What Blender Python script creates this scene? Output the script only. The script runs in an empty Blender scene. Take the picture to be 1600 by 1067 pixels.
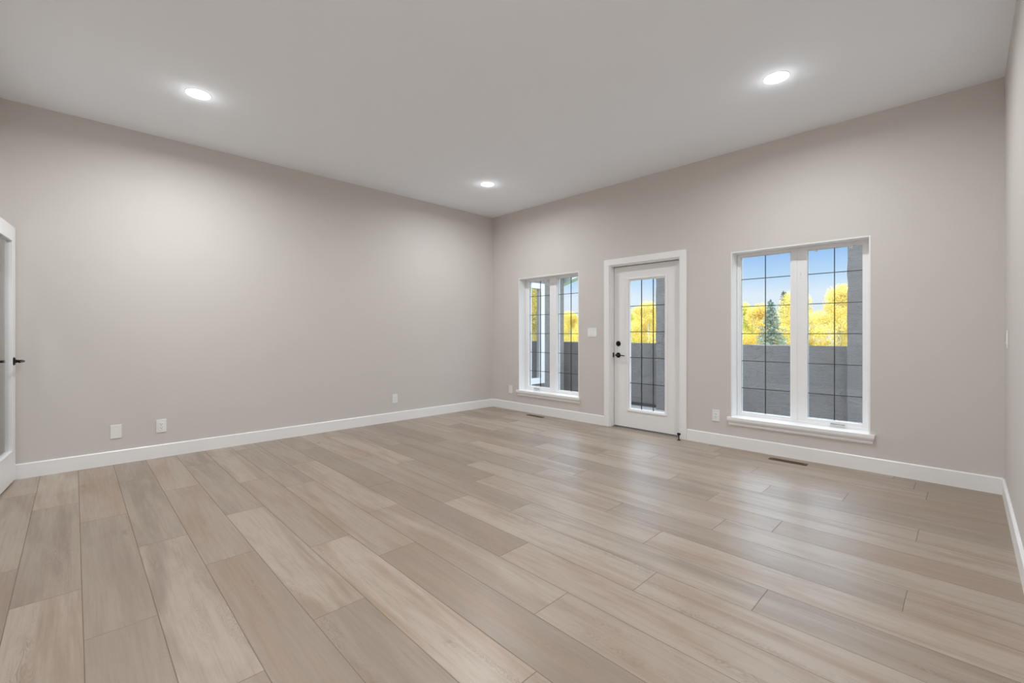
import bpy, bmesh, math, random
from mathutils import Vector, Matrix, noise
random.seed(7)
scn = bpy.context.scene
COL = scn.collection
R = math.radians

# ------------------------------------------------------------------ camera, world, sun, lights, exposure
CAM_H = 1.178
cam = bpy.data.cameras.new('camera'); cam.sensor_width = 36; cam.lens = 697 / 1600 * 36
cam.shift_y = -12.5 / 1600; cam.clip_start = .02; cam.clip_end = 500
co = bpy.data.objects.new('camera', cam); COL.objects.link(co)
co.location = (0, 0, CAM_H); co.rotation_euler = (R(90), 0, R(45.53))
scn.camera = co
scn.view_settings.view_transform = 'Standard'; scn.view_settings.look = 'None'
scn.view_settings.gamma = 1; scn.view_settings.exposure = 0; scn.view_settings.use_curve_mapping = False
scn.cycles.use_denoising = True
scn.cycles.max_bounces = 14; scn.cycles.diffuse_bounces = 8; scn.cycles.transparent_max_bounces = 16
scn.cycles.sample_clamp_indirect = 6

world = bpy.data.worlds.new('sky'); scn.world = world; world.use_nodes = True
nt = world.node_tree; nt.nodes.clear()
tc = nt.nodes.new('ShaderNodeTexCoord'); sx = nt.nodes.new('ShaderNodeSeparateXYZ')
rp = nt.nodes.new('ShaderNodeValToRGB'); bg = nt.nodes.new('ShaderNodeBackground'); wo = nt.nodes.new('ShaderNodeOutputWorld')
nt.links.new(tc.outputs['Generated'], sx.inputs[0]); nt.links.new(sx.outputs['Z'], rp.inputs[0])
nt.links.new(rp.outputs[0], bg.inputs[0]); nt.links.new(bg.outputs[0], wo.inputs[0])
el = rp.color_ramp.elements
el[0].position = 0.0; el[0].color = (.174, .186, .198, 1)
el[1].position = 1.0; el[1].color = (.92, .96, 1, 1)
for p_, c_ in ((.075, (.188, .200, .222, 1)), (.11, (.125, .168, .218, 1)), (.17, (.064, .117, .207, 1)), (.23, (.20, .27, .37, 1)), (.40, (.80, .88, 1.0, 1))):
    e_ = el.new(p_); e_.color = c_
bg.inputs[1].default_value = 5.0

def lamp(name, kind, loc, energy, color=(1, 1, 1), **kw):
    l = bpy.data.lights.new(name, kind); l.energy = energy; l.color = color
    o = bpy.data.objects.new(name, l); COL.objects.link(o); o.location = loc
    for k, v in kw.items():
        setattr(l, k, v)
    return o
sun = lamp('sun', 'SUN', (0, -5, 20), 3.4, (1, .96, .90), angle=R(.6))
sun.rotation_euler = (R(52), 0, R(-18))          # high behind the house, shining towards the trees
LAMP_W = 31.0; LAMP_C = (.935, .975, 1.0)
LAMPS = [(-4.205, .692), (-4.21, 3.70), (-.974, 3.664), (-.974, .692)]

# ------------------------------------------------------------------ helpers
def tag(o, label=None, cat=None, group=None, kind=None):
    if label: o['label'] = label
    if cat: o['category'] = cat
    if group: o['group'] = group
    if kind: o['kind'] = kind
    return o
def empty(name, loc=(0, 0, 0), rz=0):
    o = bpy.data.objects.new(name, None); COL.objects.link(o)
    o.location = loc; o.rotation_euler = (0, 0, rz); o.empty_display_size = .1
    return o
class MB:
    def __init__(s): s.bm = bmesh.new()
    def box(s, a, b, bevel=0):
        x0, x1 = sorted((a[0], b[0])); y0, y1 = sorted((a[1], b[1])); z0, z1 = sorted((a[2], b[2]))
        t = bmesh.new()
        v = [t.verts.new(p) for p in ((x0,y0,z0),(x1,y0,z0),(x1,y1,z0),(x0,y1,z0),(x0,y0,z1),(x1,y0,z1),(x1,y1,z1),(x0,y1,z1))]
        for f in ((0,3,2,1),(4,5,6,7),(0,1,5,4),(1,2,6,5),(2,3,7,6),(3,0,4,7)): t.faces.new([v[i] for i in f])
        if bevel: bmesh.ops.bevel(t, geom=list(t.edges), offset=bevel, segments=2, profile=.5, affect='EDGES')
        s._add(t); return s
    def _add(s, t, M=None):
        if M is not None: bmesh.ops.transform(t, matrix=M, verts=t.verts)
        me = bpy.data.meshes.new('tmp'); t.to_mesh(me); t.free()
        s.bm.from_mesh(me); bpy.data.meshes.remove(me)
    def lathe(s, prof, M=None, n=32, caps=True):
        """prof: (radius, height) along local Z"""
        t = bmesh.new(); rings = []
        for r, z in prof:
            if r < 1e-6: rings.append([t.verts.new((0, 0, z))])
            else: rings.append([t.verts.new((r*math.cos(2*math.pi*i/n), r*math.sin(2*math.pi*i/n), z)) for i in range(n)])
        for A, B in zip(rings, rings[1:]):
            for i in range(n):
                j = (i+1) % n
                if len(A) == 1 and len(B) == 1: continue
                if len(A) == 1: t.faces.new((A[0], B[i], B[j]))
                elif len(B) == 1: t.faces.new((A[i], A[j], B[0]))
                else: t.faces.new((A[i], A[j], B[j], B[i]))
        bmesh.ops.recalc_face_normals(t, faces=t.faces)
        s._add(t, M); return s
    def tube(s, pts, rad, n=12):
        """tapering tube along points"""
        t = bmesh.new(); rings = []
        pts = [Vector(p) for p in pts]
        rads = rad if isinstance(rad, (list, tuple)) else [rad]*len(pts)
        up = Vector((0, 0, 1))
        for k, p in enumerate(pts):
            d = (pts[min(k+1, len(pts)-1)] - pts[max(k-1, 0)]).normalized()
            a = d.cross(up)
            if a.length < .05: a = d.cross(Vector((1, 0, 0)))
            a.normalize(); b = d.cross(a)
            rings.append([t.verts.new(p + rads[k]*(a*math.cos(2*math.pi*i/n)+b*math.sin(2*math.pi*i/n))) for i in range(n)])
        for A, B in zip(rings, rings[1:]):
            for i in range(n): t.faces.new((A[i], A[(i+1)%n], B[(i+1)%n], B[i]))
        t.faces.new(rings[0]); t.faces.new(rings[-1])
        bmesh.ops.recalc_face_normals(t, faces=t.faces)
        s._add(t); return s
    def ring(s, x0, x1, z0, z1, l, r, b, t, y0, y1, bevel=.003):
        """rectangular frame in the XZ plane with the given rail widths"""
        s.box((x0, y0, z0), (x0+l, y1, z1), bevel); s.box((x1-r, y0, z0), (x1, y1, z1), bevel)
        s.box((x0+l-.001, y0, z0), (x1-r+.001, y1, z0+b), bevel); s.box((x0+l-.001, y0, z1-t), (x1-r+.001, y1, z1), bevel)
        return s
    def prism(s, poly, x0, x1):
        """(y,z) polygon extruded along X; poly points may carry an end shrink as a third value"""
        t = bmesh.new()
        A = [t.verts.new((x0+(p[2] if len(p) > 2 else 0), p[0], p[1])) for p in poly]
        B = [t.verts.new((x1-(p[2] if len(p) > 2 else 0), p[0], p[1])) for p in poly]
        t.faces.new(A); t.faces.new(list(reversed(B)))
        for i in range(len(poly)):
            j = (i+1) % len(poly); t.faces.new((A[i], B[i], B[j], A[j]))
        bmesh.ops.recalc_face_normals(t, faces=t.faces)
        s._add(t); return s
    def xf(s, M): bmesh.ops.transform(s.bm, matrix=M, verts=s.bm.verts); return s
    def build(s, name, mat, parent=None, smooth=False):
        me = bpy.data.meshes.new(name); s.bm.to_mesh(me); s.bm.free()
        me.materials.append(mat)
        if smooth:
            for p in me.polygons: p.use_smooth = True
            if hasattr(me, 'set_sharp_from_angle'): me.set_sharp_from_angle(angle=R(35))
        o = bpy.data.objects.new(name, me); COL.objects.link(o)
        if parent: o.parent = parent
        return o
def copy_tree(o, parent=None):
    c = o.copy(); COL.objects.link(c); c.parent = parent
    for ch in list(o.children): copy_tree(ch, c)
    return c

# ------------------------------------------------------------------ materials
class NT:
    def __init__(s, name):
        s.m = bpy.data.materials.new(name); s.m.use_nodes = True; s.t = s.m.node_tree
        s.b = s.t.nodes['Principled BSDF']; s.out = s.t.nodes['Material Output']
    def n(s, kind, **kw):
        x = s.t.nodes.new(kind)
        for k, v in kw.items(): setattr(x, k, v)
        return x
    def l(s, a, b): s.t.links.new(a, b)
    def val(s, x, i, v):
        if hasattr(v, 'is_output') or isinstance(v, bpy.types.NodeSocket): s.l(v, x.inputs[i])
        else: x.inputs[i].default_value = v
    def math(s, op, a, b=0.0, c=0.0, clamp=False):
        x = s.n('ShaderNodeMath', operation=op); x.use_clamp = clamp
        s.val(x, 0, a); s.val(x, 1, b); s.val(x, 2, c); return x.outputs[0]
    def mix(s, f, a, b, blend='MIX'):
        x = s.n('ShaderNodeMix', data_type='RGBA', blend_type=blend)
        s.val(x, 0, f); s.val(x, 6, a); s.val(x, 7, b); return x.outputs[2]
    def mapr(s, v, a, b, c=0., d=1.):
        x = s.n('ShaderNodeMapRange'); s.val(x, 0, v)
        for i, q in zip((1, 2, 3, 4), (a, b, c, d)): x.inputs[i].default_value = q
        return x.outputs[0]
    def noise(s, vec, scale, detail=3, rough=.5, dist=0):
        x = s.n('ShaderNodeTexNoise'); x.inputs['Scale'].default_value = scale
        x.inputs['Detail'].default_value = detail; x.inputs['Roughness'].default_value = rough
        x.inputs['Distortion'].default_value = dist
        if vec is not None: s.l(vec, x.inputs['Vector'])
        return x.outputs['Fac']
    def mapping(s, vec, scale, loc=(0, 0, 0)):
        x = s.n('ShaderNodeMapping'); s.l(vec, x.inputs[0]); x.inputs['Scale'].default_value = scale
        x.inputs['Location'].default_value = loc; return x.outputs[0]
    def bump(s, h, strength, dist):
        x = s.n('ShaderNodeBump'); x.inputs['Strength'].default_value = strength
        x.inputs['Distance'].default_value = dist; s.l(h, x.inputs['Height'])
        s.l(x.outputs[0], s.b.inputs['Normal'])
    def obj(s): return s.n('ShaderNodeTexCoord').outputs['Object']
def plain(name, col, rough=.5, metal=0, spec=.5, bump=None, vary=0):
    k = NT(name); k.b.inputs['Roughness'].default_value = rough; k.b.inputs['Metallic'].default_value = metal
    k.b.inputs['Specular IOR Level'].default_value = spec
    c = (*col, 1)
    o = k.obj()
    nz = k.noise(o, 3.0, 4)
    v = vary
    k.l(k.mix(nz, tuple(x*(1-v) for x in col)+(1,), tuple(min(1, x*(1+v)) for x in col)+(1,)), k.b.inputs['Base Color'])
    if bump: k.bump(k.noise(o, bump[0], 4, .6), bump[1], bump[2])
    return k.m
M = {}
M['wall'] = plain('wall_paint', (.645, .608, .580), .62, 0, .35, (260, .12, .001), .012)
M['ceiling'] = plain('ceiling_paint', (.90, .935, .975), .85, 0, .2, (180, .1, .001), .01)
M['trim'] = plain('white_trim_paint', (.88, .88, .88), .35, 0, .5, (60, .02, .001), .01)
M['vinyl'] = plain('white_vinyl', (.88, .88, .89), .38, 0, .5, None, .01)
M['door'] = plain('door_paint', (.84, .84, .84), .38, 0, .5, (40, .02, .001), .01)
M['plate'] = plain('white_plastic', (.83, .83, .81), .3, 0, .5, None, .01)
M['black'] = plain('black_metal', (.012, .011, .010), .35, .6, .5, None, .1)
M['bronze'] = plain('brown_metal', (.10, .060, .030), .45, .5, .5, None, .2)
M['slot'] = plain('dark_slot', (.015, .015, .015), .7, 0, .3, None, .1)
M['came'] = plain('dark_grille_bar', (.035, .030, .025), .4, .5, .5, None, .1)
M['grey_metal'] = plain('grey_metal', (.35, .35, .34), .4, .8, .5, None, .05)
M['seal'] = plain('rubber_seal', (.09, .085, .08), .8, 0, .3, None, .1)
M['membrane'] = plain('deck_membrane', (.05, .055, .075), .6, 0, .4, (30, .2, .002), .2)
M['deck'] = plain('deck_surface', (.42, .42, .44), .7, 0, .3, (40, .3, .002), .15)
M['fascia'] = plain('fascia_paint', (.55, .60, .66), .5, 0, .4, None, .03)
M['soffit'] = plain('roof_shingle', (.22, .21, .2), .8, 0, .3, (20, .5, .01), .2)
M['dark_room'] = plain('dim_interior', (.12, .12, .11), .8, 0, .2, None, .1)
M['bark'] = plain('bark', (.20, .17, .13), .9, 0, .2, (14, .6, .02), .3)
M['white_bark'] = plain('pale_bark', (.50, .47, .40), .9, 0, .2, (10, .5, .02), .3)
M['grass'] = plain('grass', (.20, .26, .07), .95, 0, .1, (5, .5, .05), .35)
M['hinge'] = plain('dark_bronze_hinge', (.03, .025, .02), .4, .7, .5, None, .1)

def stucco():
    k = NT('stucco'); o = k.obj()
    big = k.noise(o, 1.3, 3, .5); mid = k.noise(o, 9, 5, .6, .8); fine = k.noise(o, 55, 4, .65)
    stz = k.noise(k.mapping(o, (5, 5, 26)), 1, 3, .6, .5)
    c = k.mix(k.mapr(big, .35, .65), (.235, .222, .222, 1), (.285, .27, .27, 1))
    c = k.mix(k.mapr(mid, .55, .75), c, (.20, .18, .168, 1))
    k.l(c, k.b.inputs['Base Color']); k.b.inputs['Roughness'].default_value = .9
    h = k.math('ADD', k.math('MULTIPLY', mid, .6), k.math('ADD', k.math('MULTIPLY', fine, .5), k.math('MULTIPLY', stz, .5)))
    k.bump(h, 1.0, .03)
    return k.m
M['stucco'] = stucco()

def glass(name, tint=(.96, .98, .985), refl=0.0):
    k = NT(name); t = k.t; t.nodes.remove(k.b)
    tr = k.n('ShaderNodeBsdfTransparent'); tr.inputs[0].default_value = (*tint, 1)
    gl = k.n('ShaderNodeBsdfGlossy'); gl.inputs['Roughness'].default_value = 0.0
    lw = k.n('ShaderNodeLayerWeight'); lw.inputs[0].default_value = .5
    fr = k.math('ADD', .03, k.math('MULTIPLY', .9, k.math('POWER', lw.outputs['Facing'], 5.0)))
    mx = k.n('ShaderNodeMixShader')
    k.l(k.math('ADD', fr, refl, 0, True), mx.inputs[0]); k.l(tr.outputs[0], mx.inputs[1]); k.l(gl.outputs[0], mx.inputs[2])
    k.l(mx.outputs[0], k.out.inputs[0]); return k.m
M['glass'] = glass('window_glass')
M['wing_glass'] = glass('coated_window_glass', (.45, .5, .5), .55)

def emit(name, col, s):
    k = NT(name); k.t.nodes.remove(k.b); e = k.n('ShaderNodeEmission')
    e.inputs[0].default_value = (*col, 1); e.inputs[1].default_value = s
    k.l(e.outputs[0], k.out.inputs[0]); return k.m
M['lens'] = emit('lit_lens', (1, .97, .93), 6.0)

def floor_mat():
    k = NT('oak_plank_floor')
    uv = k.n('ShaderNodeUVMap', uv_map='UVMap').outputs[0]
    at = k.n('ShaderNodeAttribute', attribute_name='plank').outputs['Color']
    sp = k.n('ShaderNodeSeparateColor'); k.l(at, sp.inputs[0]); tone, seed, blot = sp.outputs
    s2 = k.n('ShaderNodeSeparateXYZ'); k.l(uv, s2.inputs[0]); u, v = s2.outputs[0], s2.outputs[1]
    cb = k.n('ShaderNodeCombineXYZ'); k.l(u, cb.inputs[0]); k.l(v, cb.inputs[1]); k.l(k.math('MULTIPLY', seed, 61.0), cb.inputs[2])
    P = cb.outputs[0]
    broad = k.noise(k.mapping(P, (1.0, 8.5, 1)), 1, 4, .55, .5)
    mott = k.noise(k.mapping(P, (4, 9, 1)), 1, 5, .6, .6)
    streak = k.noise(k.mapping(P, (3.0, 75, 1)), 1, 5, .65, .2)
    fine = k.noise(k.mapping(P, (12, 330, 1)), 1, 3, .6)
    # cathedral figure down the middle of a board
    warp = k.noise(k.mapping(P, (1.7, 8, 1)), 1, 4, .6, .4)
    ph = k.math('ADD', k.math('MULTIPLY', warp, 120.0), k.math('MULTIPLY', v, 170.0))
    rings = k.math('POWER', k.math('ABSOLUTE', k.math('SINE', ph)), 4.0)
    msk = k.mapr(k.noise(k.mapping(P, (1.1, 10, 1), (5, 3, 9)), 1, 3, .6), .55, .70)
    fig = k.math('MULTIPLY', rings, msk)
    knot = k.n('ShaderNodeTexVoronoi'); k.l(k.mapping(P, (1.4, 4.2, 1)), knot.inputs['Vector']); knot.inputs['Scale'].default_value = 1.0
    kn = k.mapr(knot.outputs['Distance'], .02, .11, 1, 0)
    kn = k.math('MULTIPLY', kn, k.mapr(mott, .45, .6))
    # colour
    c = k.mix(k.mapr(tone, 0, 1, .12, .88), (.200, .152, .115, 1), (.47, .395, .325, 1))
    c = k.mix(k.math('MULTIPLY', k.mapr(broad, .44, .62), .8), c, k.mix(blot, (.235, .185, .145, 1), (.32, .225, .155, 1)))
    c = k.mix(k.math('MULTIPLY', k.mapr(mott, .5, .72), .5), c, (.30, .235, .18, 1))
    c = k.mix(k.math('MULTIPLY', k.mapr(streak, .52, .72), .38), c, (.235, .175, .125, 1))
    c = k.mix(k.math('MULTIPLY', k.mapr(streak, .30, .50, 1, 0), .12), c, (.50, .44, .38, 1))
    c = k.mix(k.math('MULTIPLY', k.mapr(fine, .5, .75), .22), c, (.22, .165, .12, 1))
    c = k.mix(k.math('MULTIPLY', fig, .60), c, (.185, .128, .088, 1))
    c = k.mix(k.math('MULTIPLY', kn, .8), c, (.15, .10, .065, 1))
    # seams: distance to the edges, from the second UV map (distance along, distance across)
    uv2 = k.n('ShaderNodeUVMap', uv_map='Edge').outputs[0]
    s3 = k.n('ShaderNodeSeparateXYZ'); k.l(uv2, s3.inputs[0])
    W = .2252
    dv = k.math('MINIMUM', v, k.math('SUBTRACT', W, v))
    du = k.math('MINIMUM', s3.outputs[0], s3.outputs[1])
    d = k.math('MINIMUM', du, dv)
    seam = k.mapr(d, .0006, .0024, 1, 0)
    c = k.mix(k.math('MULTIPLY', seam, .72), c, (.105, .065, .035, 1))
    k.l(c, k.b.inputs['Base Color'])
    ro = k.math('ADD', .29, k.math('MULTIPLY', streak, .12))
    k.l(k.math('ADD', ro, k.math('MULTIPLY', seam, .3)), k.b.inputs['Roughness'])
    k.b.inputs['Specular IOR Level'].default_value = .6
    h = k.math('SUBTRACT', k.math('ADD', k.math('MULTIPLY', streak, -.5), k.math('MULTIPLY', fig, -.35)), k.math('MULTIPLY', k.mapr(d, 0, .003, 1, 0), 1.6))
    k.bump(h, .35, .0012)
    return k.m
M['floor'] = floor_mat()

def leafmat(name, cols, trans=.45):
    k = NT(name)
    at = k.n('ShaderNodeAttribute', attribute_name='leaf').outputs['Color']
    sp = k.n('ShaderNodeSeparateColor'); k.l(at, sp.inputs[0])
    oi = k.n('ShaderNodeObjectInfo').outputs['Random']
    r = k.n('ShaderNodeValToRGB'); k.l(sp.outputs[0], r.inputs[0]); r.color_ramp.interpolation = 'LINEAR'
    e = r.color_ramp.elements; e[0].position = 0; e[0].color = (*cols[0], 1); e[1].position = 1; e[1].color = (*cols[-1], 1)
    for i in range(1, len(cols)-1):
        q = e.new(i/(len(cols)-1)); q.color = (*cols[i], 1)
    c = r.outputs[0]
    k.l(c, k.b.inputs['Base Color']); k.b.inputs['Roughness'].default_value = .7
    k.b.inputs['Specular IOR Level'].default_value = .2
    tl = k.n('ShaderNodeBsdfTranslucent'); k.l(c, tl.inputs[0])
    mx = k.n('ShaderNodeMixShader'); mx.inputs[0].default_value = trans
    k.l(k.b.outputs[0], mx.inputs[1]); k.l(tl.outputs[0], mx.inputs[2]); k.l(mx.outputs[0], k.out.inputs[0])
    return k.m
M['yellow'] = leafmat('yellow_leaves', [(.50, .36, .06), (.72, .56, .10), (.80, .68, .20), (.84, .78, .42)])
M['gold'] = leafmat('golden_leaves', [(.50, .33, .07), (.72, .52, .09), (.80, .62, .15), (.84, .74, .36)])
M['lime'] = leafmat('yellow_green_leaves', [(.30, .31, .05), (.55, .52, .08), (.72, .68, .13), (.82, .79, .30)])
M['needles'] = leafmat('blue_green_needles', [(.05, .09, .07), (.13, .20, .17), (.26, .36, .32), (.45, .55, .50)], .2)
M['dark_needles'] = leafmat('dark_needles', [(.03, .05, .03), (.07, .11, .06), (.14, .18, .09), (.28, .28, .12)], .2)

# ------------------------------------------------------------------ room dimensions (metres)
XL, XR, YF, YN, H = -5.377, .196, 4.845, -.47, 3.05     # left, right, far (window) and near wall faces, ceiling
T = .245                                                # outside wall thickness
W2 = (-1.705, -.573, .315, 2.015)                       # window openings: x0, x1, z0, z1
W1 = (-4.788, -3.651, .315, 2.015)
D1 = (-3.168, -2.245, 0.0, 2.035)                       # balcony door opening
def S(o): return tag(o, kind='structure')

# far wall, built round its three openings, an added sun-blocking mass stands above
w = MB(); y0, y1 = YF, YF+T; 
xs = [-5.62, W1[0], W1[1], D1[0], D1[1], W2[0], W2[1], .45]
for a, b in ((xs[0], xs[1]), (xs[2], xs[3]), (xs[4], xs[5]), (xs[6], xs[7])): w.box((a, y0, -.3), (b, y1, H))
w.box((W1[0], y0, -.3), (W1[1], y1, W1[2])); w.box((W1[0], y0, W1[3]), (W1[1], y1, H))
w.box((W2[0], y0, -.3), (W2[1], y1, W2[2])); w.box((W2[0], y0, W2[3]), (W2[1], y1, H))
w.box((D1[0], y0, D1[3]), (D1[1], y1, H)); w.box((D1[0], y0, -.3), (D1[1], y1, -.012))
S(w.build('wall_back', M['wall']))
S(MB().box((XL-T, -2.4, -.3), (XL, YF, H)).build('wall_left', M['wall']))
S(MB().box((XR, -2.4, -.3), (XR+T, YF, H)).build('wall_right', M['wall']))
# near wall (just behind the camera) with the doorway in its left end
DX0, DX1 = -5.335, -4.50
w = MB().box((DX1, YN-.14, 0), (XR, YN, H)).box((XL, YN-.14, 2.045), (DX1, YN, H)).box((XL, YN-.14, 0), (DX0, YN, 2.045))
S(w.build('wall_front', M['wall']))
w = MB().box((XL, -1.95, 0), (XR, -1.80, H))
S(w.build('wall_hall', M['wall']))
S(MB().box((XL-T, -2.4, H), (XR+T, YF+T, H+.2)).build('ceiling', M['ceiling']))
S(MB().box((XL-T-.3, -2.6, H+.2), (XR+T+4, YF+T+.02, 4.5)).build('trim_sun_block_mass', M['stucco']))  # unseen house mass, added and sized to keep sun off the balcony

# floor boards: rows run along X, real joints placed as seen
LEN, WID = 1.48, .2252
off = {-2:-2.86,-1:-2.37,0:-3.20,1:-2.71,2:-1.88,3:-2.53,4:-2.18,5:-1.27,6:-1.73,7:-1.07,8:-.64,9:-1.27,10:-.19,11:-1.07,
       12:-.81,13:-1.28,14:-.2,15:-1.06,16:-.61,17:-1.28,18:-.2,19:-1.76}
tones = {(-2,-4.33):.55,(-2,-2.86):.85,(-2,-5.8):.95,(-1,-2.37):.35,(-1,-3.85):.45,(0,-4.68):.5,(0,-3.2):.78,(0,-1.72):.5,(1,-4.19):.5,(1,-2.71):.28,
         (1,-5.67):.75,(2,-3.37):.85,(2,-4.85):.45,(2,-1.88):.4,(3,-4.02):.5,(3,-2.53):.85,(3,-5.5):.8,(3,-1.05):.5,(4,-2.18):.18,(4,-3.66):.6,(4,-5.14):.5,
         (5,-2.76):.68,(5,-4.23):.75,(5,-1.27):.62,(6,-4.70):.25,(6,-3.22):.18,(6,-1.73):.7,(7,-4.02):.5,(7,-2.55):.8,(7,-1.07):.75,
         (8,-3.61):.48,(8,-2.13):.75,(9,-4.22):.2,(9,-2.74):.75,(9,-1.27):.8,(10,-4.66):.4,(10,-3.18):.72,(10,-1.69):.5,(11,-4.03):.4,(11,-5.5):.15,(11,-2.55):.78,
         (12,-3.77):.82,(12,-5.25):.5,(14,-1.68):.6,(15,-1.06):.4,(16,-.61):.3,(16,-2.09):.75,(17,-1.28):.35,(18,-.2):.4,(18,-1.68):.6,(14,-.2):.6,(15,-2.54):.8,(13,-1.28):.75,(19,-1.76):.5,(19,-.28):.45}
rnd = random.Random(11)
verts, faces, uvs, edg, colr = [], [], [], [], []
Y0 = -.087-WID/2+2*WID            # lower edge of row 0
for k in range(-11, 22):
    ya = Y0+k*WID; yb = min(ya+WID, YF+.04)
    if ya >= YF+.04: break
    o_ = off.get(k, rnd.uniform(-1.4, 0)); x = o_-LEN*6
    while x < XR:
        xa, xb = max(x, XL), min(x+LEN, XR)
        if xb-xa > .001:
            t_ = None
            for (kk, xx), tv in tones.items():
                if kk == k and abs(xx-x) < .12: t_ = tv
            if t_ is None: t_ = rnd.choice((.35, .5, .6, .7, .8))
            b0 = len(verts)
            verts += [(xa, ya, 0), (xb, ya, 0), (xb, yb, 0), (xa, yb, 0)]
            faces.append((b0, b0+1, b0+2, b0+3))
            ua, ub = xa-x+k*3.1, xb-x+k*3.1
            uvs += [(ua, 0), (ub, 0), (ub, yb-ya), (ua, yb-ya)]
            edg += [(xa-x, x+LEN-xa), (xb-x, x+LEN-xb), (xb-x, x+LEN-xb), (xa-x, x+LEN-xa)]
            cc = (t_, rnd.random(), rnd.random()); colr += [cc]*4
        x += LEN
me = bpy.data.meshes.new('floor'); me.from_pydata(verts, [], faces)
u1 = me.uv_layers.new(name='UVMap'); u2 = me.uv_layers.new(name='Edge')
ca = me.attributes.new('plank', 'FLOAT_COLOR', 'CORNER')
u1, u2, ca = me.uv_layers['UVMap'], me.uv_layers['Edge'], me.attributes['plank']
for i in range(len(uvs)):
    me.uv_layers['UVMap'].data[i].uv = uvs[i]
for i in range(len(uvs)):
    me.uv_layers['Edge'].data[i].uv = edg[i]
for i in range(len(uvs)):
    me.attributes['plank'].data[i].color = (*colr[i], 1)
me.materials.append(M['floor'])
fo = bpy.data.objects.new('floor', me); COL.objects.link(fo); S(fo)
S(MB().box((XL-.02, -2.4, -.25), (XR+.02, YF+.05, -.002)).build('floor_slab', M['wall']))

# baseboards
BH, BT = .122, .014
def base(p):  # profile (d from wall, z)
    return p
def bb_x(name, x0, x1, y, sgn):
    prof = [(y, 0), (y+sgn*BT, 0), (y+sgn*BT, BH-.006), (y+sgn*(BT-.005), BH), (y, BH)]
    return S(MB().prism(prof, x0, x1).build(name, M['trim']))
b = MB(); 
for a_, c_ in ((XL, D1[0]-.078), (D1[1]+.078, XR)):
    b.prism([(YF, 0), (YF-BT, 0), (YF-BT, BH-.006), (YF-BT+.005, BH), (YF, BH)], a_, c_)
S(b.build('baseboard_back', M['trim']))
def bb_y(name, x, y0, y1, sgn):
    m = MB().prism([(0, 0), (-BT, 0), (-BT, BH-.006), (-BT+.005, BH), (0, BH)], 0, y1-y0)
    # local X becomes world Y; local Y (into the room) becomes -/+ X
    if sgn > 0: mat = Matrix(((0, -1, 0, x), (1, 0, 0, y0), (0, 0, 1, 0), (0, 0, 0, 1)))
    else: mat = Matrix(((0, 1, 0, x), (1, 0, 0, y0), (0, 0, 1, 0), (0, 0, 0, 1)))
    m.xf(mat); bmesh.ops.recalc_face_normals(m.bm, faces=m.bm.faces)
    return S(m.build(name, M['trim']))
bb_y('baseboard_left', XL, YN, YF, 1)
bb_y('baseboard_right', XR, YN, YF, -1)
bb_x('baseboard_front', DX1+.078, XR, YN, 1)

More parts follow.
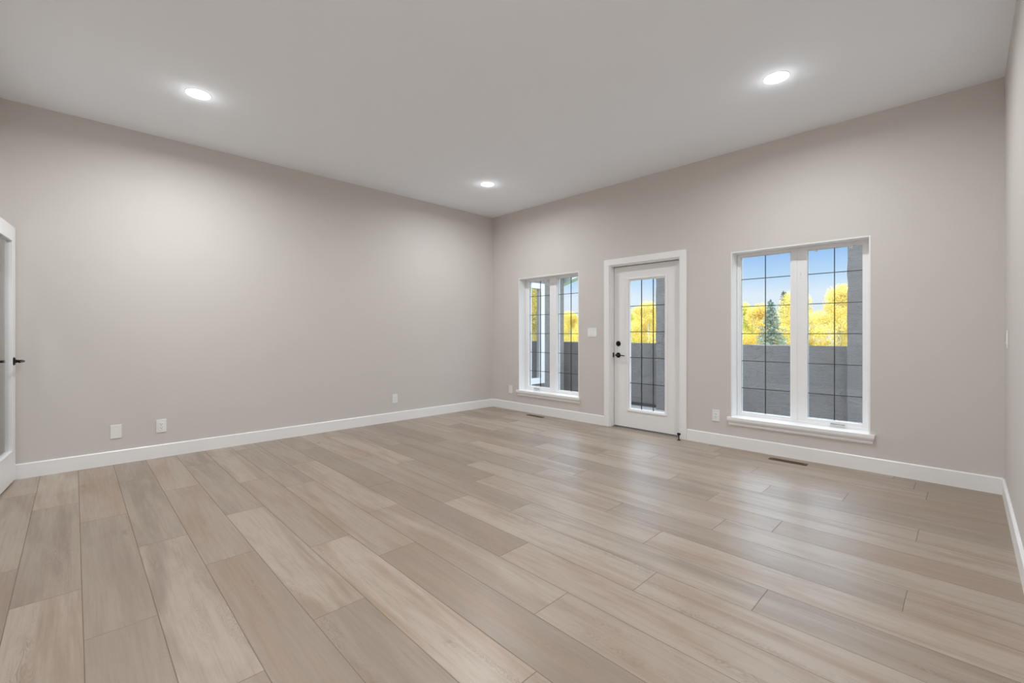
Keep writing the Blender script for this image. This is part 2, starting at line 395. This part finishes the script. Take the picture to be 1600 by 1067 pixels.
# ------------------------------------------------------------------ windows
FY0, FY1, GY = 4.985, 5.065, 5.022
def lattice(m, x0, x1, z0, z1, nc, nr, y, w=.0065):
    for i in range(1, nc):
        x = x0+(x1-x0)*i/nc; m.box((x-w/2, y-.005, z0), (x+w/2, y+.005, z1))
    for j in range(1, nr):
        z = z0+(z1-z0)*j/nr; m.box((x0, y-.0045, z-w/2), (x1, y+.0045, z+w/2))
    return m
def make_window(name, op, mirror):
    """op = opening; fixed sash on the left, crank casement on the right unless mirrored"""
    x0, x1, z0, z1 = op; wd = x1-x0
    root = S(empty(name, (x0, YF, z0)))
    def fx(a): return (wd-a) if mirror else a           # local x from the left of the opening
    def bx(m, a, b, ya, yb, za, zb, bev=.003): return m.box((min(fx(a), fx(b)), ya-YF, za-z0), (max(fx(a), fx(b)), yb-YF, zb-z0), bev)
    # white lining boards of the reveal
    j = MB()
    bx(j, 0, .010, YF-.001, FY0, z0, z1, 0); bx(j, wd-.010, wd, YF-.001, FY0, z0, z1, 0); bx(j, .010, wd-.010, YF-.001, FY0, z1-.010, z1, 0)
    j.build('jamb', M['trim'], root)
    # outer frame and mullion
    f = MB()
    bx(f, .010, .034, FY0, FY1, z0, z1); bx(f, wd-.034, wd-.010, FY0, FY1, z0, z1)
    bx(f, .033, wd-.033, FY0, FY1, z0, z0+.026); bx(f, .033, wd-.033, FY0, FY1, z1-.028, z1-.010)
    bx(f, .508, .560, FY0-.004, FY1, z0+.02, z1-.02)
    f.build('window_frame', M['vinyl'], root)
    # fixed light
    g = MB()
    for a, b, za, zb in ((.033, .045, z0+.025, z1-.027), (.498, .509, z0+.025, z1-.027), (.044, .499, z0+.025, z0+.042), (.044, .499, z1-.040, z1-.027)):
        bx(g, a, b, FY0+.012, FY1-.01, za, zb, .002)
    g.build('glazing_bead', M['vinyl'], root)
    # casement sash
    s = MB()
    xa, xb = .558, wd-.033
    za, zb = z0+.024, z1-.026
    st = .082; sr = .040; rb = .034; rt = .018
    ca_, cb_ = xa+st, xb-sr
    bx(s, xa, ca_, FY0+.004, FY1-.005, za, zb, .004); bx(s, cb_, xb, FY0+.004, FY1-.005, za, zb, .004)
    bx(s, ca_-.002, cb_+.002, FY0+.004, FY1-.005, za, za+rb, .004); bx(s, ca_-.002, cb_+.002, FY0+.004, FY1-.005, zb-rt, zb, .004)
    s.build('sash', M['vinyl'], root)
    for (a, b, c, d) in ((.044, .499, z0+.041, z1-.039), (ca_, cb_, za+rb, zb-rt)):
        bx(MB(), a, b, GY, GY+.004, c, d, 0)
        m = MB(); bx(m, a-.004, b+.004, GY-.010, GY-.006, c-.004, d+.004, 0); bx(m, a-.004, b+.004, GY+.010, GY+.014, c-.004, d+.004, 0)
        m.build('pane', M['glass'], root)
        la, lb = sorted((fx(a), fx(b)))
        m = MB(); mid = (la+lb)/2
        m.box((mid-.00325, GY-.003-YF, c-z0), (mid+.00325, GY+.007-YF, d-z0))
        for j_ in range(-2, 3):
            zr = 1.176-z0+j_*.284; m.box((la, GY-.0025-YF, zr-.00325), (lb, GY+.0065-YF, zr+.00325))
        m.build('grille', M['came'], root)
        # dark spacer bar at the pane's edge, as seen against the sky
        m = MB(); m.ring(la-.001, lb+.001, c-z0-.001, d-z0+.001, .0035, .0035, .0035, .0035, GY-.004-YF, GY+.008-YF, 0)
        m.build('spacer', M['grey_metal'], root)
    # crank operator low on the casement, folded flat
    cx = (ca_+cb_)/2+.03
    c_ = empty('crank', (fx(cx), FY0-YF, za+.008-z0)); c_.parent = root
    MB().box((-.060, -.016, -.012), (.060, .004, .006), .004).build('crank_cover', M['vinyl'], c_)
    MB().tube([(-.05, -.020, .004), (-.02, -.024, .005), (.03, -.024, .005), (.055, -.022, .003)], [.006, .0045, .004, .007]).build('crank_handle', M['grey_metal'], c_, True)
    # two latches on the mullion side stile
    for zz in (z0+.27, z1-.27):
        l_ = empty('latch', (fx(xa+.03), FY0-YF+.004, zz-z0)); l_.parent = root
        MB().box((-.007, -.004, -.034), (.007, .001, .034), .0015).build('latch_plate', M['vinyl'], l_)
        MB().tube([(0, -.004, -.01), (0, -.007, .005), (0, -.008, .022)], [.003, .003, .0025]).build('latch_lever', M['vinyl'], l_, True)
    # insect screen clips at the head of the casement
    for q in (.18, .80):
        xx = ca_+(cb_-ca_)*q
        m = MB(); m.ring(fx(xx)-.012, fx(xx)+.012, zb-rt-.022-z0, zb-rt+.004-z0, .005, .005, .005, .005, FY0-YF-.002, FY0-YF+.006, .001)
        m.build('screen_clip', M['vinyl'], root)
    # stool and moulded apron, ends mitred back to the wall
    e = .03; p = lambda d: (e-d)*0
    prof = [(0, .003, 0), (-.034, .003, 0), (-.034, -.024, 0), (-.030, -.036, .003), (-.018, -.050, .011), (-.014, -.058, .013), (-.016, -.066, .012), (-.012, -.080, .014), (0, -.080, .016)]
    m = MB().prism(prof, -.030, wd+.030)
    m.box((-.001, -.001, -.02), (wd+.001, FY0-YF+.004, .003))
    m.build('window_sill', M['trim'], root)
    return root
make_window('window_1', W1, True)
make_window('window_2', W2, False)

# ------------------------------------------------------------------ balcony door
d = S(empty('door_1', (D1[0], YF, 0)))
dw = D1[1]-D1[0]; dh = D1[3]
m = MB()
for a, b, c, e_ in ((-.076, .0, 0, dh+.076), (dw, dw+.076, 0, dh+.076), (-.001, dw+.001, dh, dh+.076)):
    m.box((a, -.017, c), (b, 0, e_), .002)
m.build('door_casing', M['trim'], d)
m = MB().box((0, -.004, 0), (.014, .19, dh), .001).box((dw-.014, -.004, 0), (dw, .19, dh), .001).box((.013, -.004, dh-.014), (dw-.013, .19, dh), .001)
m.box((.013, .124, 0), (.026, .14, dh-.013)); m.box((dw-.026, .124, 0), (dw-.013, .14, dh-.013)); m.box((.013, .124, dh-.03), (dw-.013, .14, dh-.013))
m.build('door_jamb', M['trim'], d)
SX0, SX1, SZ0, SZ1, SY = .018, dw-.017, .014, dh-.020, .078
lx0, lx1, lz0, lz1 = .234, .698, .247, 1.834             # clear glass
m = MB().ring(SX0, SX1, SZ0, SZ1, lx0-.030-SX0, SX1-lx1-.030, lz0-.030-SZ0, SZ1-lz1-.030, SY, SY+.045, .0015)
m.build('door_slab', M['door'], d)
m = MB()
m.ring(lx0-.034, lx1+.034, lz0-.034, lz1+.034, .022, .022, .022, .022, SY-.009, SY+.054, .004)
m.ring(lx0-.014, lx1+.014, lz0-.014, lz1+.014, .015, .015, .015, .015, SY+.002, SY+.043, .003)
m.build('lite_frame', M['vinyl'], d)
m = MB().box((lx0-.003, SY+.012, lz0-.003), (lx1+.003, SY+.016, lz1+.003)).box((lx0-.003, SY+.030, lz0-.003), (lx1+.003, SY+.034, lz1+.003))
m.build('pane', M['glass'], d)
lattice(MB(), lx0, lx1, lz0, lz1, 3, 5, SY+.023, .008).build('grille', M['came'], d)
MB().box((SX0, SY+.002, .004), (SX1, SY+.043, .015)).build('door_sweep', M['seal'], d)
MB().box((.014, .05, 0), (dw-.014, .20, .006), .002).build('threshold', M['grey_metal'], d)
m = MB().box((.0135, SY+.004, SZ0), (.0195, SY+.046, SZ1+.01)).box((dw-.0185, SY+.004, SZ0), (dw-.0135, SY+.046, SZ1+.01)).box((.014, SY+.006, SZ1-.001), (dw-.014, SY+.046, dh-.0135))
m.build('weather_seal', M['seal'], d)
RX = Matrix.Rotation(R(90), 4, 'X')                       # local Z -> world -Y
def knob(name, z, parent, lever):
    k = empty(name, (.078, SY, z)); k.parent = parent
    MB().lathe([(0, 0), (.033, 0), (.033, .004), (.030, .008), (.018, .010), (0, .010)], RX).build('rose', M['black'], k, True)
    if lever:
        MB().tube([(0, -.008, 0), (0, -.050, 0)], [.011, .010]).build('neck', M['black'], k, True)
        MB().tube([(-.012, -.050, 0), (.02, -.053, 0), (.07, -.050, -.001), (.115, -.046, -.004)], [.009, .0085, .0065, .0055]).build('lever', M['black'], k, True)
    else:
        MB().box((-.005, -.028, -.016), (.005, -.008, .016), .003).build('thumb_turn', M['black'], k)
    return k
knob('deadbolt', 1.050, d, False)
knob('door_handle', .905, d, True)
MB().box((.0125, .048, .875), (.0155, .078, .935), .001).build('strike_plate', M['black'], d)
for zz in (.22, 1.02, 1.82):
    MB().lathe([(0, -.045), (.006, -.045), (.006, .045), (0, .045)], Matrix.Translation((dw-.016, SY-.004, zz)), 12).build('hinge', M['vinyl'], d, True)

# ------------------------------------------------------------------ glazed hall door at the left edge, standing slightly open
d2 = S(empty('door_2', (-4.523, -.435, 0), R(180-5.7)))   # local +X runs from the hinge to the free edge, local +Y faces the hall
L = .825; SH = 2.022
m = MB().ring(0, L, .012, SH, .112, .112, .24, .115, -.0175, .0175, .002)
m.build('door_slab', M['door'], d2)
m = MB().ring(.104, L-.104, .244, SH-.107, .014, .014, .014, .014, -.0215, .0215, .003)
m.build('glazing_bead', M['door'], d2)
MB().box((.114, -.003, .254), (L-.114, .003, SH-.117)).build('pane', M['glass'], d2)
for sg in (-1, 1):
    hnd = empty('door_handle', (L-.060, sg*.0175, .958)); hnd.parent = d2
    Mx = Matrix.Rotation(R(90 if sg < 0 else -90), 4, 'X')
    MB().lathe([(0, 0), (.032, 0), (.032, .004), (.028, .008), (.013, .012), (.010, .030), (.010, .050), (0, .052)], Mx).build('rose', M['black'], hnd, True)
    MB().tube([(.010, sg*.050, 0), (-.02, sg*.056, 0), (-.07, sg*.055, -.002), (-.115, sg*.050, -.004)], [.009, .009, .007, .006]).build('lever', M['black'], hnd, True)
for zz in (.2, 1.0, 1.82):
    MB().lathe([(0, -.045), (.007, -.045), (.007, .045), (0, .045)], Matrix.Translation((-.004, .016, zz)), 12).build('hinge', M['black'], d2, True)
m = MB()
for a, b, c, e_ in ((DX1, DX1+.07, 0, 2.115), (DX0-.04, DX1+.001, 2.045, 2.115)): m.box((a, YN, c), (b, YN+.015, e_), .002)
m.box((DX1-.012, YN-.14, 0), (DX1, YN, 2.045)); m.box((DX0, YN-.14, 0), (DX0+.008, YN, 2.045)); m.box((DX0, YN-.14, 2.035), (DX1, YN, 2.047))
S(m.build('trim_1', M['trim']))

# ------------------------------------------------------------------ ceiling lights
LAMP_K = iter((1.0, .68, .70, 1.4))
def downlight(x, y, label):
    wk = LAMP_W*next(LAMP_K)
    r = empty('ceiling_light', (x, y, H)); tag(r, label, 'ceiling light', 'recessed ceiling lights')
    MB().lathe([(.080, 0), (.086, 0), (.086, -.0015), (.083, -.003), (.080, -.003)], n=48).build('trim_ring', M['vinyl'], r, True)
    MB().lathe([(0, -.0085), (.040, -.008), (.070, -.0065), (.081, -.004)], n=48).build('lens', M['lens'], r, True)
    a = lamp('lamp', 'AREA', (x, y, H-.014), wk, LAMP_C, shape='DISK', size=.14, spread=R(168))
    g = lamp('added_halo_light', 'POINT', (x, y, H-.085), LAMP_W*.016, LAMP_C, shadow_soft_size=.05)  # added point light below the lens, makes the halo on the ceiling
    return r
labs = ['round recessed ceiling light above the long blank left wall, near the top left',
        'small round recessed ceiling light near the far corner of the room',
        'round recessed ceiling light above the big window on the right',
        'round recessed ceiling light added out of view, completing the grid of the other three']  # last one unseen, added by the spacing of the other three
for (x, y), lb in zip(LAMPS, labs):
    o = downlight(x, y, lb)
lamp('hall_fill_light', 'AREA', (-4.4, -1.15, H-.05), 14, LAMP_C, shape='DISK', size=.2)  # added unseen area light to brighten the hall, no fixture modelled

# ------------------------------------------------------------------ plates, outlets, switches
def face_left(root_loc):  # on the left wall: local X -> world Y, local -Y (out of the wall) -> world +X
    return R(90)
def plate_mesh(w_, h_):
    return MB().box((-w_/2, -.006, -h_/2), (w_/2, 0, h_/2), .0025)
def outlet(loc, rz, label):
    r = empty('wall_outlet', loc, rz); tag(r, label, 'outlet', 'wall outlets')
    plate_mesh(.078, .122).build('cover_plate', M['plate'], r)
    MB().box((-.017, -.0085, -.034), (.017, -.005, .034), .0015).build('receptacle', M['vinyl'], r)
    m = MB()
    for s_ in (-1, 1):
        zc = s_*.016
        m.box((-.008, -.0090, zc-.001), (-.0058, -.0078, zc+.008)); m.box((.0058, -.0090, zc-.001), (.008, -.0078, zc+.007))
        m.lathe([(0, 0), (.0028, 0), (.0028, .0012), (0, .0012)], Matrix.Translation((0, -.0078, zc-.008)) @ RX, 12)
    m.build('slots', M['slot'], r)
    return r
LW, BW, RW = R(90), 0, R(-90)
outlet((XL, .593, .298), LW, 'white duplex outlet on the left wall, just right of the blank plate')
outlet((XL, 3.074, .303), LW, 'white outlet low on the left wall toward the far corner')
outlet((-4.964, YF, .312), BW, 'small white outlet between the far corner and the narrow left window')
outlet((-1.854, YF, .312), BW, 'white outlet between the balcony door and the big right window')
r = empty('blank_plate', (XL, .269, .293), LW); tag(r, 'white blank wall plate low on the left wall, left of the nearby outlet', 'wall plate')
plate_mesh(.078, .122).build('cover_plate', M['plate'], r)
for s_ in (-1, 1): MB().lathe([(0, 0), (.003, 0), (.0025, .0012), (0, .0014)], Matrix.Translation((0, -.006, s_*.042)) @ RX, 12).build('screw', M['plate'], r, True)
r = empty('light_switch', (-3.432, YF, 1.190), BW); tag(r, 'wide white triple switch plate on the wall left of the balcony door', 'light switch')
plate_mesh(.145, .118).build('cover_plate', M['plate'], r)
for q in (-.046, 0, .046):
    m = MB().prism([(-.0055, -.033), (-.0105, -.033), (-.0068, 0), (-.0085, .033), (-.0055, .033)], q-.0165, q+.0165)
    m.build('rocker', M['vinyl'], r)
r = empty('light_switch', (XR, 4.48, 1.14), RW); tag(r, 'white switch plate on the right wall, seen nearly edge on', 'light switch')
plate_mesh(.075, .120).build('cover_plate', M['plate'], r)
MB().prism([(-.0055, -.033), (-.0105, -.033), (-.0068, 0), (-.0085, .033), (-.0055, .033)], -.0165, .0165).build('rocker', M['vinyl'], r)

# ------------------------------------------------------------------ floor registers and door stop
def register(x, y, w_, h_, rz, label):
    r = empty('floor_vent', (x, y, 0), rz); tag(r, label, 'floor vent', 'floor vents along the window wall')
    b_ = .010
    m = MB().box((-w_/2, -h_/2, 0), (w_/2, -h_/2+b_, .005), .001).box((-w_/2, h_/2-b_, 0), (w_/2, h_/2, .005), .001)
    m.box((-w_/2, -h_/2+b_, 0), (-w_/2+.028, h_/2-b_, .005), .001).box((w_/2-.028, -h_/2+b_, 0), (w_/2, h_/2-b_, .005), .001)
    m.build('vent_frame', M['bronze'], r)
    MB().box((-w_/2+.02, -h_/2+.006, .0003), (w_/2-.02, h_/2-.006, .0012)).build('vent_duct', M['slot'], r)
    m = MB(); n = 17
    for i in range(n):
        x_ = -w_/2+.034+(w_-.068)*i/(n-1)
        m.box((x_-.0035, -h_/2+b_-.001, .0015), (x_+.0035, h_/2-b_+.001, .0042))
    m.box((-w_/2+.02, -.002, .0015), (w_/2-.02, .002, .0044))
    m.build('grille', M['bronze'], r)
    return r
register(-4.305, 4.690, .30, .060, 0, 'brown metal floor vent below the narrow left window')
register(-1.150, 4.680, .305, .065, 0, 'brown metal floor vent below the big right window')
r = empty('door_stop', (-2.224, 4.765, 0)); tag(r, 'small dark bronze door stop on the floor by the right side of the door', 'door stop')
MB().lathe([(0, 0), (.021, 0), (.021, .003), (.014, .006), (.006, .008), (0, .008)], n=28).build('base', M['hinge'], r, True)
MB().lathe([(0, .006), (.0065, .006), (.005, .03), (.0065, .062), (0, .062)], n=20).build('post', M['hinge'], r, True)
MB().lathe([(0, -.016), (.011, -.016), (.013, -.010), (.013, .012), (.010, .016), (0, .016)], Matrix.Translation((0, 0, .068)) @ Matrix.Rotation(R(90), 4, 'Y'), 20).build('bumper', M['black'], r, True)

# ------------------------------------------------------------------ balcony
ZD = -.14
def rough(name, a, b, step=.07, amp=.010, seed=0):
    """stucco block with hand-trowelled, slightly wavy faces"""
    m = MB().box(a, b); bm_ = m.bm
    dims = [abs(b[i]-a[i]) for i in range(3)]
    for ax in range(3):
        n = max(1, int(dims[ax]/step)); lo, hi = min(a[ax], b[ax]), max(a[ax], b[ax])
        for i in range(1, n):
            p = [0, 0, 0]; p[ax] = lo+(hi-lo)*i/n; nn = [0, 0, 0]; nn[ax] = 1
            bmesh.ops.bisect_plane(bm_, geom=bm_.verts[:]+bm_.edges[:]+bm_.faces[:], plane_co=p, plane_no=nn)
    for v in bm_.verts:
        v.co += Vector(noise.noise_vector(v.co*6+Vector((seed, 0, 0))))*amp
    bmesh.ops.recalc_face_normals(bm_, faces=bm_.faces)
    return S(m.build(name, M['stucco'], None, True))
S(MB().box((-5.72, YF+T, ZD-.25), (3.2, 7.65, ZD)).build('balcony_floor', M['deck']))
rough('balcony_parapet', (-8.5, 7.40, ZD), (3.2, 7.58, 1.003), .10, .006, 3)
S(MB().box((-5.72, 7.372, ZD), (3.1, 7.398, ZD+.055), .004).build('trim_flashing', M['membrane']))
rough('porch_column', (-3.77, 7.20, ZD), (-3.36, 7.62, 2.80), .06, .009, 11)
rough('porch_column', (-1.088, 7.20, ZD), (-.68, 7.62, 2.80), .06, .009, 23)
rough('porch_column', (1.6, 7.20, ZD), (2.0, 7.62, 2.80), .06, .009, 31)
# projecting wing at the left with its own window
WX = -5.72
wy0, wy1, wz0, wz1 = 5.45, 6.465, .276, 2.08
def slab_x(m, ya, yb, za, zb): m.box((WX-.25, ya, za), (WX, yb, zb))
m = MB(); slab_x(m, 5.0, wy0, -1, 2.3); slab_x(m, wy1, 7.09, -1, 2.3); slab_x(m, wy0, wy1, -1, wz0); slab_x(m, wy0, wy1, wz1, 2.3)
m.box((-9.0, 6.84, -1), (WX-.25, 7.09, 2.3)); 
S(m.build('wall_wing', M['stucco']))
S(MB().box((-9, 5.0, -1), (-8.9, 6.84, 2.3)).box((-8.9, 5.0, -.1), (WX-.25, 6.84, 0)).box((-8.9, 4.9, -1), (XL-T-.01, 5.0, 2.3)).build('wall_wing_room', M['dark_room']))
w3 = S(empty('window_3', (WX, wy0, wz0)))
ww, wh = wy1-wy0, wz1-wz0
def ring_y(m, a0, a1, b0, b1, t_, xa, xb):
    m.box((xa, a0, b0), (xb, a0+t_, b1), .002); m.box((xa, a1-t_, b0), (xb, a1, b1), .002)
    m.box((xa, a0+t_, b0), (xb, a1-t_, b0+t_), .002); m.box((xa, a0+t_, b1-t_), (xb, a1-t_, b1), .002)
m = MB(); ring_y(m, -.06, ww+.0, -.05, wh+.05, .10, -.06, .035); m.box((-.05, ww/2-.03, 0), (.02, ww/2+.03, wh), .002)
m.build('window_frame', M['vinyl'], w3)
MB().box((-.03, .03, .03), (-.024, ww-.03, wh-.03)).build('pane', M['wing_glass'], w3)
# sloped roof edge of the wing and porch
def beam(a, b, y0_, y1_, h_):
    t = MB(); ang = math.atan2(b[1]-a[1], b[0]-a[0]); ln = math.hypot(b[0]-a[0], b[1]-a[1])
    t.box((0, y0_, 0), (ln, y1_, h_), .004)
    t.xf(Matrix.Translation((a[0], 0, a[1])) @ Matrix.Rotation(-ang, 4, 'Y')); return t
PK = -2.43
t = beam((-5.95, 2.205-.23*.268), (PK, 2.205+3.29*.268), 7.12, 7.30, .16)
t2 = beam((PK, 2.205+3.29*.268), (1.9, 2.205+3.29*.268-4.33*.268), 7.12, 7.30, .16)
t._add(t2.bm)
S(t.build('trim_gable_beam', M['fascia']))
S(beam((-9.0, 1.95), (-5.6, 2.24+.16), 5.0, 7.3, .05).build('trim_wing_roof', M['soffit']))

# ------------------------------------------------------------------ ground and trees
GZ = -3.2
m = MB().box((-90, 7.9, GZ-.4), (70, 120, GZ)); S(m.build('ground', M['grass']))
def leaf_mesh(name, pts, size, mat, rg, droop=None):
    V, F, C = [], [], []
    for p, shade in pts:
        n = Vector((rg.gauss(0, 1), rg.gauss(0, 1), rg.gauss(0, 1)+.3)).normalized()
        a = n.orthogonal().normalized(); a.rotate(Matrix.Rotation(rg.uniform(0, 6.28), 3, n)); b = n.cross(a)
        s = size*rg.uniform(.6, 1.35); b0 = len(V); p = Vector(p)
        V += [p-a*s*.5, p+b*s*.32, p+a*s*.5, p-b*s*.32]; F.append((b0, b0+1, b0+2, b0+3)); C.append(shade)
    me_ = bpy.data.meshes.new(name); me_.from_pydata(V, [], F)
    at = me_.attributes.new('leaf', 'FLOAT_COLOR', 'FACE')
    for i, c in enumerate(C): at.data[i].color = (c, c, c, 1)
    me_.materials.append(mat); return me_
def tree_proto(seed, mat, h, rad, nleaf=32000):
    """broadleaf tree standing on z = 0"""
    rg = random.Random(seed); pts = []
    ncl = 46; cl = []
    for i in range(ncl):
        zf = rg.uniform(.16, .97); r_ = rad*(math.sin(math.pi*min(1, (zf*.92+.10)))**.6)*math.sqrt(rg.uniform(.05, 1))*.85
        a = rg.uniform(0, 6.28); cl.append((Vector((r_*math.cos(a), r_*math.sin(a), zf*h)), rg.uniform(.45, .95)*rad*.42, rg.uniform(0, 1)))
    cl.append((Vector((0, 0, h*.93)), rad*.3, .5))
    for i in range(nleaf):
        c, r_, t_ = rg.choice(cl); dvec = Vector((rg.gauss(0, 1), rg.gauss(0, 1), rg.gauss(0, .9))).normalized()*r_*(rg.random()**.4)
        pts.append((c+dvec, min(1, max(0, .15+.55*t_*.6+rg.uniform(0, .55)))))
    fm = leaf_mesh('foliage', pts, .075, mat, rg)
    tr = MB(); tr.tube([(0, 0, 0), (.05, .03, h*.35), (-.03, .06, h*.7), (0, 0, h*.93)], [.13, .10, .06, .02], 8)
    for i in range(16):
        c, r_, _ = cl[i]; z = max(.6, c.z*.72-.3); tr.tube([(0, 0, z), tuple(Vector((0, 0, z)).lerp(c, .5)+Vector((0, 0, -.1))), tuple(c)], [.045, .03, .012], 6)
    root = empty('autumn_tree'); fo_ = bpy.data.objects.new('foliage', fm); COL.objects.link(fo_); fo_.parent = root
    tr.build('trunk', M['white_bark'], root, True)
    return root
def spruce(x, y, z_top, seed, mat, label, spread=.30, n=6500):
    rg = random.Random(seed); h = z_top-GZ; pts = []
    root = empty('spruce_tree', (x, y, GZ)); tag(root, label, 'tree', 'evergreens beyond the balcony')
    tr = MB().tube([(0, 0, 0), (0, 0, h*.5), (0, 0, h*.985)], [.14, .08, .012], 8)
    nb = 170
    for i in range(nb):
        zf = .10+.88*(i/nb); z = zf*h; ln = (1-zf)*h*spread*rg.uniform(.75, 1.1)+.08; a = i*2.4+rg.uniform(-.3, .3)
        tip = Vector((math.cos(a)*ln, math.sin(a)*ln, z-ln*.22+.06*ln)); bs = Vector((0, 0, z))
        if i % 2 == 0: tr.tube([tuple(bs), tuple(tip)], [.016, .004], 4)
        m_ = int(n/nb*(.35+1.3*(1-zf)))
        for j in range(max(10, m_)):
            f = rg.uniform(.08, 1.02); p = bs.lerp(tip, f); wv = ln*.17*(1.15-f)+.02
            side = Vector((-math.sin(a), math.cos(a), 0))*rg.gauss(0, wv)
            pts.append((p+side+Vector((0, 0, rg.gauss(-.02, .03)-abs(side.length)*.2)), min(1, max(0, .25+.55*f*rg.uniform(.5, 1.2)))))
        if zf > .93:
            for j in range(10): pts.append((Vector((rg.gauss(0, .02), rg.gauss(0, .02), z+rg.uniform(0, .12))), .5))
    fm = leaf_mesh('needles', pts, .055, mat, rg)
    fo_ = bpy.data.objects.new('needles', fm); COL.objects.link(fo_); fo_.parent = root
    tr.build('trunk', M['bark'], root, True)
    return root
protos = [tree_proto(1, M['yellow'], 6.4, 1.75), tree_proto(2, M['gold'], 6.6, 1.7), tree_proto(3, M['lime'], 6.2, 1.7), tree_proto(4, M['yellow'], 6.9, 1.8)]
# x, y, top height above sea of balcony level, prototype, label
kinds = ['yellow', 'golden', 'yellow-green', 'bright yellow']
TOPS = [(-31, 2.4), (-24, 2.75), (-19, 3.0), (-16.5, 3.35), (-13, 3.1), (-9.6, 2.95), (-8.0, 2.75), (-7.2, 3.2), (-6.2, 3.7), (-4.2, 3.6), (0, 3.5), (20, 3.4)]
def top_at(x):
    for (a, za), (b, zb) in zip(TOPS, TOPS[1:]):
        if a <= x <= b: return za+(zb-za)*(x-a)/(b-a)
    return 3.3
spots = []
order = [3, 2, 0, 2, 0, 0, 1, 0, 3, 1, 2, 1, 3, 0, 2, 1]
for i in range(14):      # front row in a zigzag, the rows behind it standing in its gaps
    x = -29.2+3.45*i; spots.append((x, 28.4+(i % 2)*2.5, top_at(x)+(.12 if i % 2 else -.05), order[i % 16]))
for i in range(14):
    x = -27.5+3.45*i; spots.append((x*1.19, 35.4+(i % 2)*1.1, top_at(x)*1.17-.1, order[(i*3+2) % 16]))
for i in range(13):
    x = -28.4+3.45*i
    if abs(x*1.47+11.3) > 3.4: spots.append((x*1.47, 43.6+(i % 2)*2.8, top_at(x)*1.28-.3, order[(i*5+1) % 16]))
for x, y, k in ((3.9, 17.6, 0), (7.4, 20.6, 3), (10.8, 24.2, 1)): spots.append((x, y, 4.3, k))
used = set()
for i, (x, y, zt, k) in enumerate(spots):
    p = protos[k]
    if k not in used: o = p; used.add(k)
    else: o = copy_tree(p)
    hh = {0: 6.4, 1: 6.6, 2: 6.2, 3: 6.9}[k]
    s = (zt-GZ)/hh
    o.location = (x, y, GZ); o.rotation_euler = (0, 0, i*1.7); wsc = 1.02 if y < 32 else (1.22 if y < 39 else 1.42); o.scale = (wsc, wsc, s)
    row = 'front' if y < 32 else ('middle' if y < 39 else 'back')
    a = round(math.degrees(math.atan2(-x, y)))
    if -48 < -a < -5:
        px = 800+697*math.tan(R(45.53-a))
        if px < 915: pl = 'seen through the narrow left window'
        elif px < 1045: pl = 'seen through the glass door'
        elif px < 1250: pl = 'behind the left half of the big window'
        else: pl = 'behind the right half of the big window'
    elif y < 26: pl = 'close on the right, reflected in the side window'
    else: pl = 'outside the view through the windows'
    tag(o, f'{kinds[k]} tree, {row} row, {pl}', 'tree', f'{kinds[k]} trees, {row} row, {pl}')
spruce(-6.06, 22.0, 2.75, 5, M['needles'], 'blue-green spruce in front of the yellow trees, left half of the big window', .33, 26000)
spruce(-10.1, 39.9, 4.66, 6, M['dark_needles'], 'tall dark spruce rising above the yellow trees behind the blue-green spruce', .27, 14000)
spruce(-11.5, 46.2, 5.08, 8, M['dark_needles'], 'thin dark spruce tip just right of the tall dark spruce', .24, 12000)
